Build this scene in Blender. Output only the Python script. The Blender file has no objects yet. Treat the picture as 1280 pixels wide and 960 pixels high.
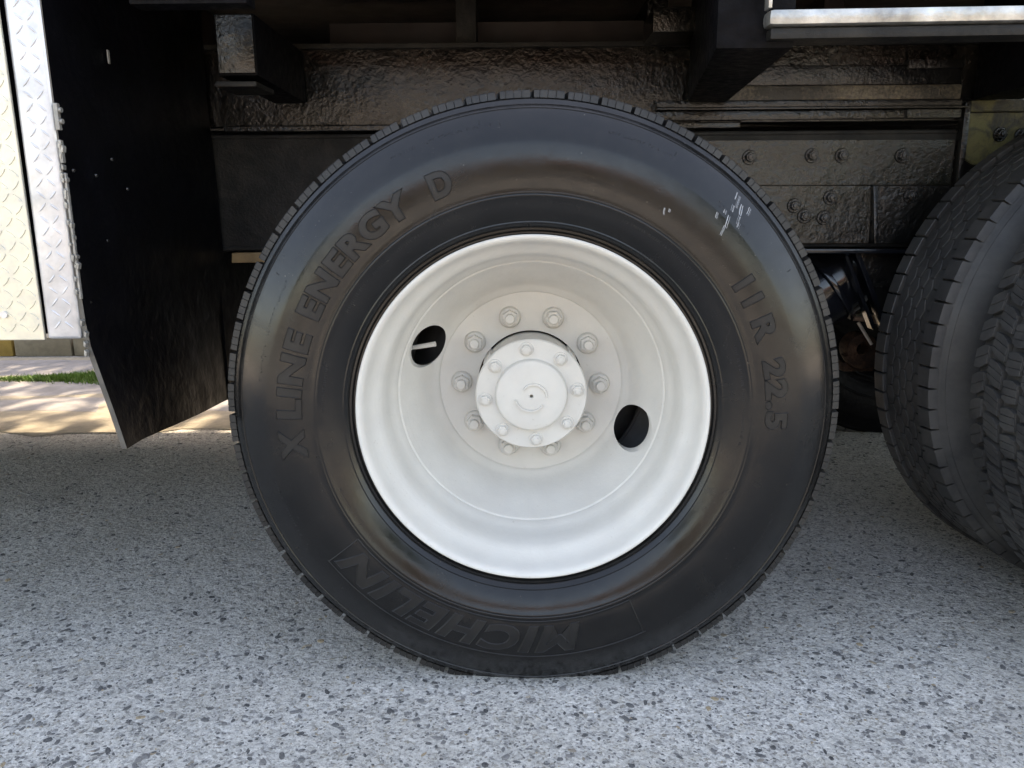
import bpy, bmesh, math, random
from mathutils import Vector, Matrix
random.seed(11)
PI = math.pi
S = bpy.context.scene
COL = S.collection

# ------------------------------------------------------------------ camera, sky, sun, exposure
cam_d = bpy.data.cameras.new('camera')
cam_d.sensor_width = 36.0
cam_d.lens = 27.862
cam_d.clip_start = 0.02
cam_d.clip_end = 2000
cam = bpy.data.objects.new('camera', cam_d)
COL.objects.link(cam)
r_ = Vector((0.99993777, 0.00899607, -0.00659771))
u_ = Vector((0.00448945, 0.21691563, 0.97618003))
b_ = -Vector((-0.01021293, 0.9761489, -0.21686175))
M = Matrix.Identity(4)
for i in range(3):
    M[i][0], M[i][1], M[i][2] = r_[i], u_[i], b_[i]
M.translation = Vector((-0.02082702, -1.29329934, 0.84110687))
cam.matrix_world = M
S.camera = cam

SUN_EL, SUN_AZ = math.radians(50), math.radians(8)
world = bpy.data.worlds.new('World')
S.world = world
world.use_nodes = True
wn = world.node_tree
sky = wn.nodes.new('ShaderNodeTexSky')
sky.sky_type = 'NISHITA'
sky.sun_disc = False
sky.sun_elevation = SUN_EL
sky.sun_rotation = SUN_AZ
sky.air_density = 1.0
sky.dust_density = 2.0
bg = wn.nodes['Background']
bg.inputs['Strength'].default_value = 0.15
wn.links.new(sky.outputs[0], bg.inputs['Color'])
sun_d = bpy.data.lights.new('sun', 'SUN')
sun_d.energy = 2.0
sun_d.angle = math.radians(0.5)
sun_d.color = (1.0, 0.94, 0.84)
sun = bpy.data.objects.new('sun', sun_d)
COL.objects.link(sun)
sd = Vector((math.cos(SUN_EL) * math.sin(SUN_AZ), math.cos(SUN_EL) * math.cos(SUN_AZ), math.sin(SUN_EL)))
sun.rotation_euler = (-sd).to_track_quat('-Z', 'Y').to_euler()
S.view_settings.view_transform = 'Standard'
S.view_settings.look = 'None'
S.view_settings.gamma = 1
S.view_settings.use_curve_mapping = False
S.view_settings.exposure = 2.8
S.view_settings.use_white_balance = True
S.view_settings.white_balance_temperature = 9000
S.view_settings.white_balance_tint = 14

# ------------------------------------------------------------------ material helpers
class N:
    """small node-graph helper"""
    def __init__(self, name):
        self.m = bpy.data.materials.new(name)
        self.m.use_nodes = True
        self.t = self.m.node_tree
        self.p = self.t.nodes['Principled BSDF']
        self.tc = self.t.nodes.new('ShaderNodeTexCoord')
        self.vec = self.tc.outputs['Object']
    def link(self, a, b):
        self.t.links.new(a, b)
    def new(self, typ, **kw):
        n = self.t.nodes.new(typ)
        for k, v in kw.items():
            setattr(n, k, v)
        return n
    def noise(self, scale, detail=4, rough=0.55, vec=None, dist=0.0):
        n = self.new('ShaderNodeTexNoise')
        n.inputs['Scale'].default_value = scale
        n.inputs['Detail'].default_value = detail
        n.inputs['Roughness'].default_value = rough
        n.inputs['Distortion'].default_value = dist
        self.link(vec or self.vec, n.inputs['Vector'])
        return n.outputs['Fac']
    def voro(self, scale, feature='F1', out='Distance', vec=None):
        n = self.new('ShaderNodeTexVoronoi', feature=feature)
        n.inputs['Scale'].default_value = scale
        self.link(vec or self.vec, n.inputs['Vector'])
        return n.outputs[out]
    def ramp(self, fac, stops, interp='LINEAR'):
        n = self.new('ShaderNodeValToRGB')
        cr = n.color_ramp
        cr.interpolation = interp
        while len(cr.elements) < len(stops):
            cr.elements.new(0.5)
        for e, (p, c) in zip(cr.elements, stops):
            e.position = p
            e.color = (c, c, c, 1) if not hasattr(c, '__len__') else (*c, 1)
        self.link(fac, n.inputs[0])
        return n.outputs[0]
    def mix(self, fac, a, b, mode='MIX'):
        n = self.new('ShaderNodeMix', data_type='RGBA', blend_type=mode)
        for sock, v in ((n.inputs[0], fac), (n.inputs[6], a), (n.inputs[7], b)):
            if isinstance(v, (int, float)):
                sock.default_value = v if sock == n.inputs[0] else (v, v, v, 1)
            elif isinstance(v, tuple):
                sock.default_value = (*v, 1)
            else:
                self.link(v, sock)
        return n.outputs[2]
    def math(self, op, a, b=0.0):
        n = self.new('ShaderNodeMath', operation=op)
        for s, v in ((n.inputs[0], a), (n.inputs[1], b)):
            if isinstance(v, (int, float)):
                s.default_value = v
            else:
                self.link(v, s)
        return n.outputs[0]
    def bump(self, h, strength, dist, prev=None):
        n = self.new('ShaderNodeBump')
        n.inputs['Strength'].default_value = strength
        n.inputs['Distance'].default_value = dist
        self.link(h, n.inputs['Height'])
        if prev is not None:
            self.link(prev, n.inputs['Normal'])
        return n.outputs[0]
    def set(self, base=None, rough=None, metal=None, normal=None, spec=None, coat=None):
        for key, v in (('Base Color', base), ('Roughness', rough), ('Metallic', metal), ('Normal', normal),
                       ('Specular IOR Level', spec), ('Coat Weight', coat)):
            if v is None:
                continue
            s = self.p.inputs[key]
            if isinstance(v, tuple):
                s.default_value = (*v, 1)
            elif isinstance(v, (int, float)):
                s.default_value = v
            else:
                self.link(v, s)
        return self.m

def mat_paint():
    n = N('white_brushed_paint')
    a = n.noise(14, 5)
    b = n.noise(90, 3)
    col = n.mix(n.ramp(a, [(0.35, 0.0), (0.75, 1.0)]), (0.62, 0.60, 0.555), (0.56, 0.54, 0.50))
    spot = n.ramp(n.noise(130, 4), [(0.66, 0.0), (0.74, 1.0)])
    col = n.mix(n.math('MULTIPLY', spot, 0.35), col, (0.40, 0.36, 0.30))
    nm = n.bump(n.noise(75, 5, 0.65), 0.30, 0.0016)
    nm = n.bump(n.noise(320, 2), 0.25, 0.0005, nm)
    return n.set(col, n.ramp(b, [(0.3, 0.42), (0.7, 0.6)]), 0, nm, 0.4)

def mat_rubber(name, dust, gloss, base=0.016, dust_col=(0.085, 0.072, 0.055)):
    n = N(name)
    a = n.noise(7, 6, 0.6, dist=0.6)
    f = n.noise(60, 5, 0.65)
    d = n.math('MULTIPLY', n.ramp(a, [(0.42, 0.0), (0.72, 1.0)]), dust)
    grain = n.mix(n.ramp(f, [(0.3, 0.0), (0.8, 1.0)]), (base * 0.8, base * 0.8, base * 0.85), (base * 1.5, base * 1.45, base * 1.4))
    col = n.mix(d, grain, dust_col)
    sp = n.ramp(n.noise(300, 2), [(0.73, 0.0), (0.78, 1.0)])
    col = n.mix(n.math('MULTIPLY', sp, 0.5), col, (0.20, 0.18, 0.15))
    rg = n.ramp(n.noise(11, 7, 0.68, dist=0.8), [(0.34, gloss), (0.66, gloss + 0.17)])
    nm = n.bump(n.noise(16, 4), 0.16, 0.004)
    nm = n.bump(n.noise(420, 3), 0.22, 0.0006, nm)
    return n.set(col, rg, 0, nm, 0.36)

def mat_chassis(name, c0=(0.006, 0.006, 0.006), c1=(0.022, 0.020, 0.017), rough=0.13, bump=1.0, scale=85):
    n = N(name)
    a = n.noise(scale, 4, 0.7)
    v = n.voro(scale * 1.3)
    big = n.noise(6, 4)
    col = n.mix(n.ramp(n.math('MULTIPLY', a, big), [(0.2, 0.0), (0.42, 1.0)]), c0, c1)
    nm = n.bump(v, 0.6, 0.0007 * bump)
    nm = n.bump(a, 0.8, 0.0022 * bump, nm)
    nm = n.bump(n.noise(16, 6, 0.6), 0.8, 0.006, nm)
    return n.set(col, n.ramp(n.noise(40, 3), [(0.3, rough), (0.7, rough + 0.16)]), 0, nm, 0.58)


def mat_flat(name, col, rough=0.6, metal=0, bump=0.3, scale=60, var=0.35, spec=0.5):
    n = N(name)
    f = n.noise(scale * 0.3, 5, 0.6)
    dark = tuple(c * (1 - var) for c in col)
    lite = tuple(min(1, c * (1 + var)) for c in col)
    c = n.mix(n.ramp(f, [(0.3, 0.0), (0.7, 1.0)]), dark, lite)
    nm = n.bump(n.noise(scale, 4), bump, 0.002)
    return n.set(c, n.ramp(n.noise(scale * 0.5, 3), [(0.3, max(0.05, rough - 0.1)), (0.7, min(1, rough + 0.1))]), metal, nm, spec)

def mat_rust():
    n = N('rusty_steel')
    f = n.noise(30, 6, 0.7)
    c = n.ramp(f, [(0.3, (0.008, 0.005, 0.004)), (0.5, (0.04, 0.018, 0.009)), (0.68, (0.10, 0.05, 0.026)), (0.8, (0.015, 0.009, 0.007))])
    return n.set(c, 0.75, 0.1, n.bump(n.noise(140, 4), 0.8, 0.003), 0.3)

def mat_alu(name, ca, cb):
    n = N(name)
    f = n.noise(18, 6, 0.65)
    c = n.mix(n.ramp(f, [(0.35, 0.0), (0.7, 1.0)]), ca, cb)
    nm = n.bump(n.noise(30, 4), 0.35, 0.004)
    nm = n.bump(n.noise(260, 3), 0.25, 0.0008, nm)
    return n.set(c, n.ramp(n.noise(55, 4), [(0.3, 0.36), (0.7, 0.55)]), 0.72, nm, 0.5)

def mat_asphalt():
    n = N('worn_exposed_aggregate_asphalt')
    # warped coordinates, then stones of two sizes, each with its own grey, in a pale cement-like binder
    w = n.new('ShaderNodeTexNoise'); w.inputs['Scale'].default_value = 120
    n.link(n.vec, w.inputs['Vector'])
    add = n.new('ShaderNodeVectorMath', operation='MULTIPLY_ADD')
    n.link(w.outputs['Color'], add.inputs[0]); add.inputs[1].default_value = (0.004, 0.004, 0.004); n.link(n.vec, add.inputs[2])
    V = add.outputs[0]
    sep = n.new('ShaderNodeSeparateColor'); n.link(n.voro(260, out='Color', vec=V), sep.inputs[0])
    g1 = n.ramp(sep.outputs[0], [(0.0, 0.07), (0.10, 0.22), (0.30, 0.54), (0.7, 0.72), (1.0, 0.85)])
    sep2 = n.new('ShaderNodeSeparateColor'); n.link(n.voro(120, out='Color', vec=V), sep2.inputs[0])
    g2 = n.ramp(sep2.outputs[1], [(0.0, (0.13, 0.128, 0.125)), (0.14, (0.30, 0.295, 0.285)), (0.30, (0.60, 0.585, 0.55)), (0.85, (0.72, 0.70, 0.66)), (1.0, (0.42, 0.37, 0.29))])
    col = n.mix(0.45, g1, g2)
    col = n.mix(1.0, col, (1.0, 0.972, 0.93), 'MULTIPLY')
    pores = n.ramp(n.noise(300, 5, 0.75), [(0.36, 0.7), (0.45, 0.0)])
    col = n.mix(pores, col, (0.10, 0.098, 0.092))
    blot = n.ramp(n.noise(38, 5, 0.7), [(0.38, 0.30), (0.60, 0.0)])
    col = n.mix(blot, col, (0.22, 0.21, 0.19))
    wear = n.noise(1.7, 5, 0.6, dist=1.0)
    col = n.mix(n.ramp(wear, [(0.42, 0.0), (0.74, 0.40)]), col, (0.28, 0.255, 0.21))
    nm = n.bump(n.math('SUBTRACT', 1.0, n.voro(120, vec=V)), 0.5, 0.003)
    nm = n.bump(n.noise(300, 5, 0.75), 1.0, 0.0026, nm)
    nm = n.bump(n.noise(38, 5, 0.65), 0.7, 0.010, nm)
    return n.set(col, 0.85, 0, nm, 0.3)

def mat_stones():
    n = N('dark_aggregate_pebbles')
    g = n.new('ShaderNodeNewGeometry')
    c = n.ramp(g.outputs['Random Per Island'], [(0.0, (0.05, 0.051, 0.053)), (0.30, (0.10, 0.10, 0.10)), (0.60, (0.17, 0.168, 0.165)),
        (0.9, (0.22, 0.21, 0.20)), (0.975, (0.36, 0.27, 0.16)), (1.0, (0.45, 0.43, 0.40))])
    c = n.mix(n.ramp(n.noise(300, 3), [(0.4, 0.0), (0.75, 0.35)]), c, (0.25, 0.24, 0.23))
    return n.set(c, 0.65, 0, n.bump(n.noise(300, 4), 1.0, 0.003), 0.35)

PAINT = mat_paint()
RUB = mat_rubber('glossy_dressed_rubber', 0.10, 0.12, 0.006, (0.05, 0.045, 0.038))
RUBT = mat_rubber('tread_rubber', 0.6, 0.42, 0.012, (0.042, 0.038, 0.033))
RUBL = mat_rubber('lettering_rubber', 0.10, 0.36, 0.008)
RUBG = mat_rubber('dull_tread_rubber', 0.45, 0.40, 0.034, (0.11, 0.106, 0.10))
CH = mat_chassis('thick_black_chassis_paint')
CHT = mat_chassis('black_paint_with_road_grime', (0.003, 0.003, 0.003), (0.028, 0.024, 0.020), 0.10, 1.0, 75)
_n = N('smooth_black_chassis_paint')
_c = _n.mix(_n.ramp(_n.noise(9, 7, 0.7, dist=1.5), [(0.42, 0.0), (0.68, 1.0)]), (0.004, 0.004, 0.004), (0.020, 0.018, 0.015))
CHS = _n.set(_c, _n.ramp(_n.noise(18, 6, 0.7), [(0.3, 0.38), (0.7, 0.62)]), 0, _n.bump(_n.noise(160, 4, 0.7), 0.7, 0.002, _n.bump(_n.noise(12, 4), 0.5, 0.006)), 0.3)
BLACK = mat_flat('matt_black_steel', (0.004, 0.004, 0.005), 0.5, 0, 0.6, 120, 0.5, 0.06)
GLOSSB = mat_flat('gloss_black_paint', (0.008, 0.009, 0.012), 0.16, 0, 0.12, 40)
FLAP = mat_flat('black_rubber_sheet', (0.002, 0.002, 0.003), 0.42, 0, 1.0, 35)
FLAP.node_tree.nodes['Principled BSDF'].inputs['Specular IOR Level'].default_value = 0.14
FLAPE = mat_flat('scuffed_rubber_edge', (0.09, 0.082, 0.07), 0.7, 0, 0.4, 60)
RUST = mat_rust()
OLIVE = mat_flat('olive_painted_plate', (0.085, 0.082, 0.026), 0.4, 0, 0.9, 90, 0.3)
_n = N('olive_plate_grime')
_c = _n.mix(_n.ramp(_n.noise(14, 6, 0.7, dist=0.8), [(0.42, 0.0), (0.56, 1.0)]), (0.014, 0.014, 0.010), (0.105, 0.10, 0.032))
OLIVE = _n.set(_c, 0.42, 0, _n.bump(_n.noise(90, 5, 0.7), 0.9, 0.005), 0.6)
ALU = mat_alu('bright_aluminium_plate', (0.66, 0.66, 0.68), (0.46, 0.46, 0.47))
ALUY = mat_alu('yellow_tinted_aluminium_plate', (0.72, 0.685, 0.56), (0.54, 0.53, 0.49))  # warm yellow tint in the door's base colour
CHROME = mat_flat('worn_bright_steel', (0.42, 0.41, 0.385), 0.42, 0.8, 1.0, 60, 0.5)
STEEL = mat_flat('dull_grey_steel', (0.30, 0.29, 0.27), 0.5, 0.5, 0.4, 90)
DARKRED = mat_flat('dark_red_primer', (0.012, 0.005, 0.004), 0.6, 0, 0.5, 30, 0.6)
BOLTM = mat_flat('painted_over_bolt', (0.007, 0.007, 0.007), 0.25, 0, 0.9, 200, 0.5, 0.8)
ASPH = mat_asphalt()
PEB = mat_stones()
GLINT = mat_flat('pale_glint', (0.42, 0.43, 0.45), 0.35, 0, 0.2, 200, 0.2)
FLAG = mat_flat('shade_grey_flagstone', (0.17, 0.168, 0.172), 0.8, 0, 0.7, 40, 0.25)  # blue-grey against the cream mortar puts dappled shade into the paving colours
MORTAR = mat_flat('cream_sandy_mortar', (0.21, 0.190, 0.150), 0.9, 0, 0.8, 70, 0.2)
KERB = mat_flat('sandstone_kerb', (0.25, 0.225, 0.175), 0.85, 0, 0.6, 50, 0.25)
OCHRE = mat_flat('ochre_lichen_kerb', (0.36, 0.25, 0.07), 0.85, 0, 0.6, 50, 0.3)
GRASS = mat_flat('green_grass', (0.10, 0.19, 0.03), 0.6, 0, 0.3, 50, 0.4)
LIGHTPAV = mat_flat('pale_pavement', (0.36, 0.33, 0.28), 0.9, 0, 0.5, 20, 0.2)
WALL = mat_flat('cream_render', (0.13, 0.118, 0.098), 0.9, 0, 0.4, 20, 0.1)
ROOFM = mat_flat('brown_roof_tiles', (0.16, 0.08, 0.05), 0.85, 0, 0.5, 15, 0.25)
GLASS = mat_flat('dark_window_glass', (0.03, 0.035, 0.04), 0.08, 0, 0.05, 5, 0.1)
LEAF = mat_flat('dark_green_leaves', (0.05, 0.09, 0.025), 0.6, 0, 0.4, 12, 0.4)
BARK = mat_flat('grey_brown_bark', (0.14, 0.10, 0.07), 0.9, 0, 0.8, 30, 0.3)

# ------------------------------------------------------------------ mesh helpers
def obj(name, bm, mat, parent=None, smooth=False, angle=40, **props):
    me = bpy.data.meshes.new(name)
    if smooth:
        for f in bm.faces:
            f.smooth = True
        for e in bm.edges:
            if len(e.link_faces) == 2 and e.calc_face_angle(0) > math.radians(angle):
                e.smooth = False
    bm.to_mesh(me)
    bm.free()
    for m in (mat if isinstance(mat, (list, tuple)) else [mat]):
        me.materials.append(m)
    o = bpy.data.objects.new(name, me)
    COL.objects.link(o)
    if parent is not None:
        o.parent = parent
    for k, v in props.items():
        o[k] = v
    return o

def empty(name, loc=(0, 0, 0), **props):
    o = bpy.data.objects.new(name, None)
    COL.objects.link(o)
    o.location = loc
    for k, v in props.items():
        o[k] = v
    return o

def box(bm, x0, x1, y0, y1, z0, z1, bev=0.0, mi=0):
    return hexa(bm, [(x0, y0, z0), (x1, y0, z0), (x1, y1, z0), (x0, y1, z0), (x0, y0, z1), (x1, y0, z1), (x1, y1, z1), (x0, y1, z1)], bev, mi)

def hexa(bm, P, bev=0.0, mi=0):
    v = [bm.verts.new(p) for p in P]
    fs = [bm.faces.new([v[i] for i in q]) for q in ((3, 2, 1, 0), (4, 5, 6, 7), (0, 1, 5, 4), (1, 2, 6, 5), (2, 3, 7, 6), (3, 0, 4, 7))]
    for f in fs:
        f.material_index = mi
    if bev > 0:
        es = list({e for f in fs for e in f.edges})
        bmesh.ops.bevel(bm, geom=es, offset=bev, segments=2, affect='EDGES', profile=0.6)
    return fs

def lathe(bm, prof, seg=128, a0=0.0, a1=2 * PI, mi=0, closed=False):
    """revolve (R, y) points about the Y axis; angle measured in XZ plane"""
    full = abs(a1 - a0 - 2 * PI) < 1e-6
    n = seg if full else seg + 1
    rings = []
    for k in range(n):
        a = a0 + (a1 - a0) * k / seg
        c, s = math.cos(a), math.sin(a)
        rings.append([bm.verts.new((R * c, y, R * s)) for R, y in prof])
    m = len(prof)
    for k in range(seg):
        A, B = rings[k], rings[(k + 1) % n]
        for i in range(m if closed else m - 1):
            j = (i + 1) % m
            if prof[i][0] < 1e-7 and prof[j][0] < 1e-7:
                continue
            q = [A[i], A[j], B[j], B[i]]
            try:
                f = bm.faces.new(q)
                f.material_index = mi
            except ValueError:
                pass
    bmesh.ops.remove_doubles(bm, verts=[v for r in rings for v, p in zip(r, prof) if p[0] < 1e-6], dist=1e-6)

def cyl(bm, c, r, h, axis='Y', seg=24, r2=None, mi=0, bev=0.0):
    """solid cylinder / prism, from c along +axis for h"""
    r2 = r if r2 is None else r2
    prof = [(0, 0), (r, 0), (r2, h), (0, h)]
    if bev:
        prof = [(0, 0), (r - bev, 0), (r, bev), (r2, h - bev), (r2 - bev, h), (0, h)]
    t = bmesh.new()
    lathe(t, prof, seg, mi=mi)
    R = Matrix.Identity(4)
    if axis == 'X':
        R = Matrix.Rotation(-PI / 2, 4, 'Z')
    elif axis == 'Z':
        R = Matrix.Rotation(PI / 2, 4, 'X')
    elif not isinstance(axis, str):
        R = Vector((0, 1, 0)).rotation_difference(Vector(axis)).to_matrix().to_4x4()
    merge(bm, t, Matrix.Translation(c) @ R)

def merge(bm, t, mat=None):
    if mat is not None:
        t.transform(mat)
    me = bpy.data.meshes.new('tmp')
    t.to_mesh(me)
    t.free()
    bm.from_mesh(me)
    bpy.data.meshes.remove(me)

def fixn(bm):
    bmesh.ops.recalc_face_normals(bm, faces=bm.faces[:])

def link_copy(src, parent=None, mw=None):
    o = src.copy()
    COL.objects.link(o)
    o.parent = parent
    if mw is not None:
        o.matrix_local = mw
    return o

# ------------------------------------------------------------------ ground
AX_Z = 0.5009          # height of the loaded wheel centre
WB = 1.362             # spacing of the two axles
def ground_sheet():
    bm = bmesh.new()
    v = [bm.verts.new(p) for p in ((-300, -300, 0), (300, -300, 0), (300, 300, 0), (-300, 300, 0))]
    bm.faces.new(v)
    return obj('ground', bm, ASPH, kind='structure')
ground_sheet()

def pebbles():
    rnd = random.Random(5)
    V, F = [], []
    def stone(x, y, r, el, rot, h):
        n = 7
        b = len(V)
        ca, sa = math.cos(rot), math.sin(rot)
        jit = [rnd.uniform(0.75, 1.2) for _ in range(n)]
        for k, (sc, z) in enumerate(((1.0, -0.0015), (0.93, h * 0.6), (0.6, h))):
            for i in range(n):
                a = 2 * PI * i / n
                px, py = r * el * math.cos(a) * jit[i] * sc, r / el * math.sin(a) * jit[i] * sc
                V.append((x + px * ca - py * sa, y + px * sa + py * ca, z + rnd.uniform(-0.0001, 0.0001)))
        for k in range(2):
            for i in range(n):
                j = (i + 1) % n
                F.append((b + k * n + i, b + k * n + j, b + (k + 1) * n + j, b + (k + 1) * n + i))
        F.append(tuple(b + 2 * n + i for i in range(n)))
    for _ in range(30000):
        y = -0.75 + 2.4 * rnd.random() ** 1.35
        half = 0.35 + 0.72 * (y + 1.5)
        x = rnd.uniform(-half, half)
        r = min(0.0072, 0.0015 * math.exp(abs(rnd.gauss(0, 0.72))))
        if rnd.random() < 0.5:
            r *= 0.75
        stone(x, y, r, rnd.uniform(1.0, 1.55), rnd.uniform(0, PI), r * rnd.uniform(0.12, 0.34))
    me = bpy.data.meshes.new('aggregate_stones')
    me.from_pydata(V, [], F)
    me.update()
    me.materials.append(PEB)
    o = bpy.data.objects.new('aggregate_stones', me)
    COL.objects.link(o)
    o['kind'] = 'stuff'
    o['label'] = 'small dark stones embedded in the light grey asphalt'
    o['category'] = 'gravel'
pebbles()

# far side of the truck: flagstones coloured for dappled shade, grass tuft, kerb
def far_side():
    rnd = random.Random(3)
    bm = bmesh.new()
    N_ = 160
    near = [bm.verts.new((-6 + 12 * k / N_, 1.66 + .05 * math.sin(k * .31) + rnd.uniform(-.03, .03), .003)) for k in range(N_ + 1)]
    far = [bm.verts.new((-6 + 12 * k / N_, 3.26, .004)) for k in range(N_ + 1)]
    for k in range(N_):
        bm.faces.new((near[k], near[k + 1], far[k + 1], far[k]))
    path = obj('path', bm, MORTAR, kind='structure')
    rows = [(1.98, 2.22, .60), (2.30, 2.56, .8), (2.72, 3.20, .7)]
    first = True
    for y0, y1, w in rows:
        x = -4.6 + rnd.uniform(0, .3)
        while x < 1.5:
            ww = w * rnd.uniform(.7, 1.4)
            bm = bmesh.new()
            j = lambda a: rnd.uniform(-a, a)
            P = [(x + j(.05), y0 + j(.06)), (x + ww / 2, y0 + j(.05)), (x + ww + j(.05), y0 + j(.06)), (x + ww + j(.07), (y0 + y1) / 2 + j(.04)),
                 (x + ww + j(.05), y1 + j(.05)), (x + ww / 2, y1 + j(.05)), (x + j(.05), y1 + j(.05)), (x + j(.05), (y0 + y1) / 2)]
            lo = [bm.verts.new((a, b, .002)) for a, b in P]
            cx, cy = x + ww / 2, (y0 + y1) / 2
            md = [bm.verts.new((cx + (a - cx) * .985, cy + (b - cy) * .97, .0040 + j(.0002))) for a, b in P]
            hi = [bm.verts.new((cx + (a - cx) * .93, cy + (b - cy) * .88, .0050 + j(.0004))) for a, b in P]
            for k in range(8):
                q = (k + 1) % 8
                bm.faces.new((lo[k], lo[q], md[q], md[k]))
                bm.faces.new((md[k], md[q], hi[q], hi[k]))
            bm.faces.new(hi)
            fixn(bm)
            obj('shade_toned_flagstone', bm, FLAG, path)
            x += ww + .07
    # kerb
    x = -5.2
    k = 0
    kb = empty('kerb', (0, 3.3, 0), kind='structure')
    while x < 3:
        w = rnd.uniform(.26, .42)
        bm = bmesh.new()
        box(bm, x, x + w - .012, 0.0, .16, 0, .115 + rnd.uniform(-.005, .005), .012)
        obj('kerb_stone', bm, OCHRE if -3.5 < x + w / 2 < -3.0 else KERB, kb, True)
        x += w
        k += 1
    bm = bmesh.new()
    v = [bm.verts.new(p) for p in ((-30, 3.461, .10), (30, 3.461, .10), (30, 60, .10), (-30, 60, .10))]
    bm.faces.new(v)
    obj('pavement', bm, LIGHTPAV, kind='structure')
    # grass growing in the joint
    V, F = [], []
    for _ in range(5200):
        t = rnd.random()
        x = -2.70 + .62 * t ** .7 if rnd.random() < .93 else rnd.uniform(-3.4, -1.5)
        y = 2.635 + rnd.gauss(0, .035) * (0.5 + t)
        h = rnd.uniform(.012, .060) * (0.4 + .6 * t)
        a = rnd.uniform(0, 2 * PI)
        w = .0035
        dx, dy = math.cos(a) * w, math.sin(a) * w
        lx, ly = rnd.gauss(0, .012), rnd.gauss(0, .012)
        b = len(V)
        V += [(x - dx, y - dy, .002), (x + dx, y + dy, .002), (x + lx, y + ly, h)]
        F.append((b, b + 1, b + 2))
    me = bpy.data.meshes.new('grass')
    me.from_pydata(V, [], F)
    me.materials.append(GRASS)
    o = bpy.data.objects.new('grass', me)
    COL.objects.link(o)
    o['kind'] = 'stuff'
    o['label'] = 'strip of short green grass in the joint of the sunlit paving'
    o['category'] = 'grass'
far_side()

# ------------------------------------------------------------------ truck
truck = empty('truck', (0, 0, 0), label='black truck chassis with white painted dual wheels and an aluminium side box', category='truck')

# ---- tyre geometry (outer face of the tyre at y < 0.115, symmetric about y = 0.115)
YC = 0.115
SIDE = [(.286, .022), (.292, .010), (.2985, .0065), (.3030, .0065), (.3060, .0035), (.3095, .0035), (.3120, .0000), (.3180, -.0050), (.3200, -.0046),
        (.3290, -.0104), (.3390, -.0150), (.3480, -.0185), (.3575, -.0212), (.3590, -.0222), (.3605, -.0222), (.3620, -.0217), (.3635, -.0226), (.3650, -.0226), (.3665, -.0222), (.3740, -.0238),
        (.3850, -.0254), (.3950, -.0262), (.4050, -.0264), (.4150, -.0259), (.4250, -.0249), (.4350, -.0232), (.4400, -.0224), (.4425, -.0217), (.4500, -.0190),
        (.4600, -.0138), (.4700, -.0080), (.4800, -.0020), (.4860, .0018), (.4920, .0060), (.4932, .0054), (.4950, .0068), (.4985, .0102),
        (.5010, .0128), (.5060, .0150), (.5095, .0190), (.5110, .0260)]
def sw(R):
    """y of the outer sidewall at radius R (mean surface)"""
    for (r0, y0), (r1, y1) in zip(SIDE, SIDE[1:]):
        if r0 <= R <= r1:
            return y0 + (y1 - y0) * (R - r0) / (r1 - r0)
    return SIDE[-1][1]

def flatten(bm):
    """weight on the tyre: flat footprint on the ground and a slight bulge above it"""
    for v in bm.verts:
        R = math.hypot(v.co.x, v.co.z)
        dy = v.co.y - YC
        if v.co.z < -0.30 and R > .31:
            k = max(0, 1 - abs(v.co.x) / .30) * max(0, (-v.co.z - .30) / .20)
            v.co.y += .006 * k * (1 if dy > 0 else -1)
        if v.co.z < -AX_Z:
            v.co.z = -AX_Z + (v.co.z + AX_Z) * 0.02 + .0008

def tyre_mesh():
    bm = bmesh.new()
    back = [(R, 2 * YC - y) for R, y in reversed(SIDE)]
    lathe(bm, SIDE + [(.5115, .07), (.512, YC), (.5115, 2 * YC - .07)] + back, 288)
    flatten(bm)
    fixn(bm)
    return bm

def clip(poly, nx, ny, d):
    """keep the side nx*x+ny*y <= d of a convex polygon"""
    out = []
    for i, p in enumerate(poly):
        q = poly[(i + 1) % len(poly)]
        a, b = nx * p[0] + ny * p[1] - d, nx * q[0] + ny * q[1] - d
        if a <= 0:
            out.append(p)
        if a * b < 0:
            t = a / (a - b)
            out.append((p[0] + (q[0] - p[0]) * t, p[1] + (q[1] - p[1]) * t))
    return out

def crown(y):
    d = (y - YC) / .10
    return .5236 - .0026 * d * d

def block(bm, poly, depth=.012, inset=.0007, drop=0.0, base_out=0.0):
    """tread block: polygon in (arc length, y) -> cylinder"""
    if len(poly) < 3:
        return
    cx = sum(p[0] for p in poly) / len(poly)
    cy = sum(p[1] for p in poly) / len(poly)
    A, B, C_ = [], [], []
    for s, y in poly:
        def pt(s, y, R):
            a = s / .522
            return bm.verts.new((R * math.cos(a), y, R * math.sin(a)))
        L = math.hypot(s - cx, y - cy) + 1e-9
        ix, iy = cx + (s - cx) * (1 - inset / L * 1.3), cy + (y - cy) * (1 - inset / L * 1.3)
        yo = y + base_out * (1 if y > YC else -1)
        A.append(pt(s, yo, crown(y) - depth))
        B.append(pt(s, y, crown(y) - inset - drop))
        C_.append(pt(ix, iy, crown(iy) - drop))
    n = len(poly)
    for i in range(n):
        j = (i + 1) % n
        bm.faces.new((A[i], A[j], B[j], B[i]))
        bm.faces.new((B[i], B[j], C_[j], C_[i]))
    bm.faces.new(C_)

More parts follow.
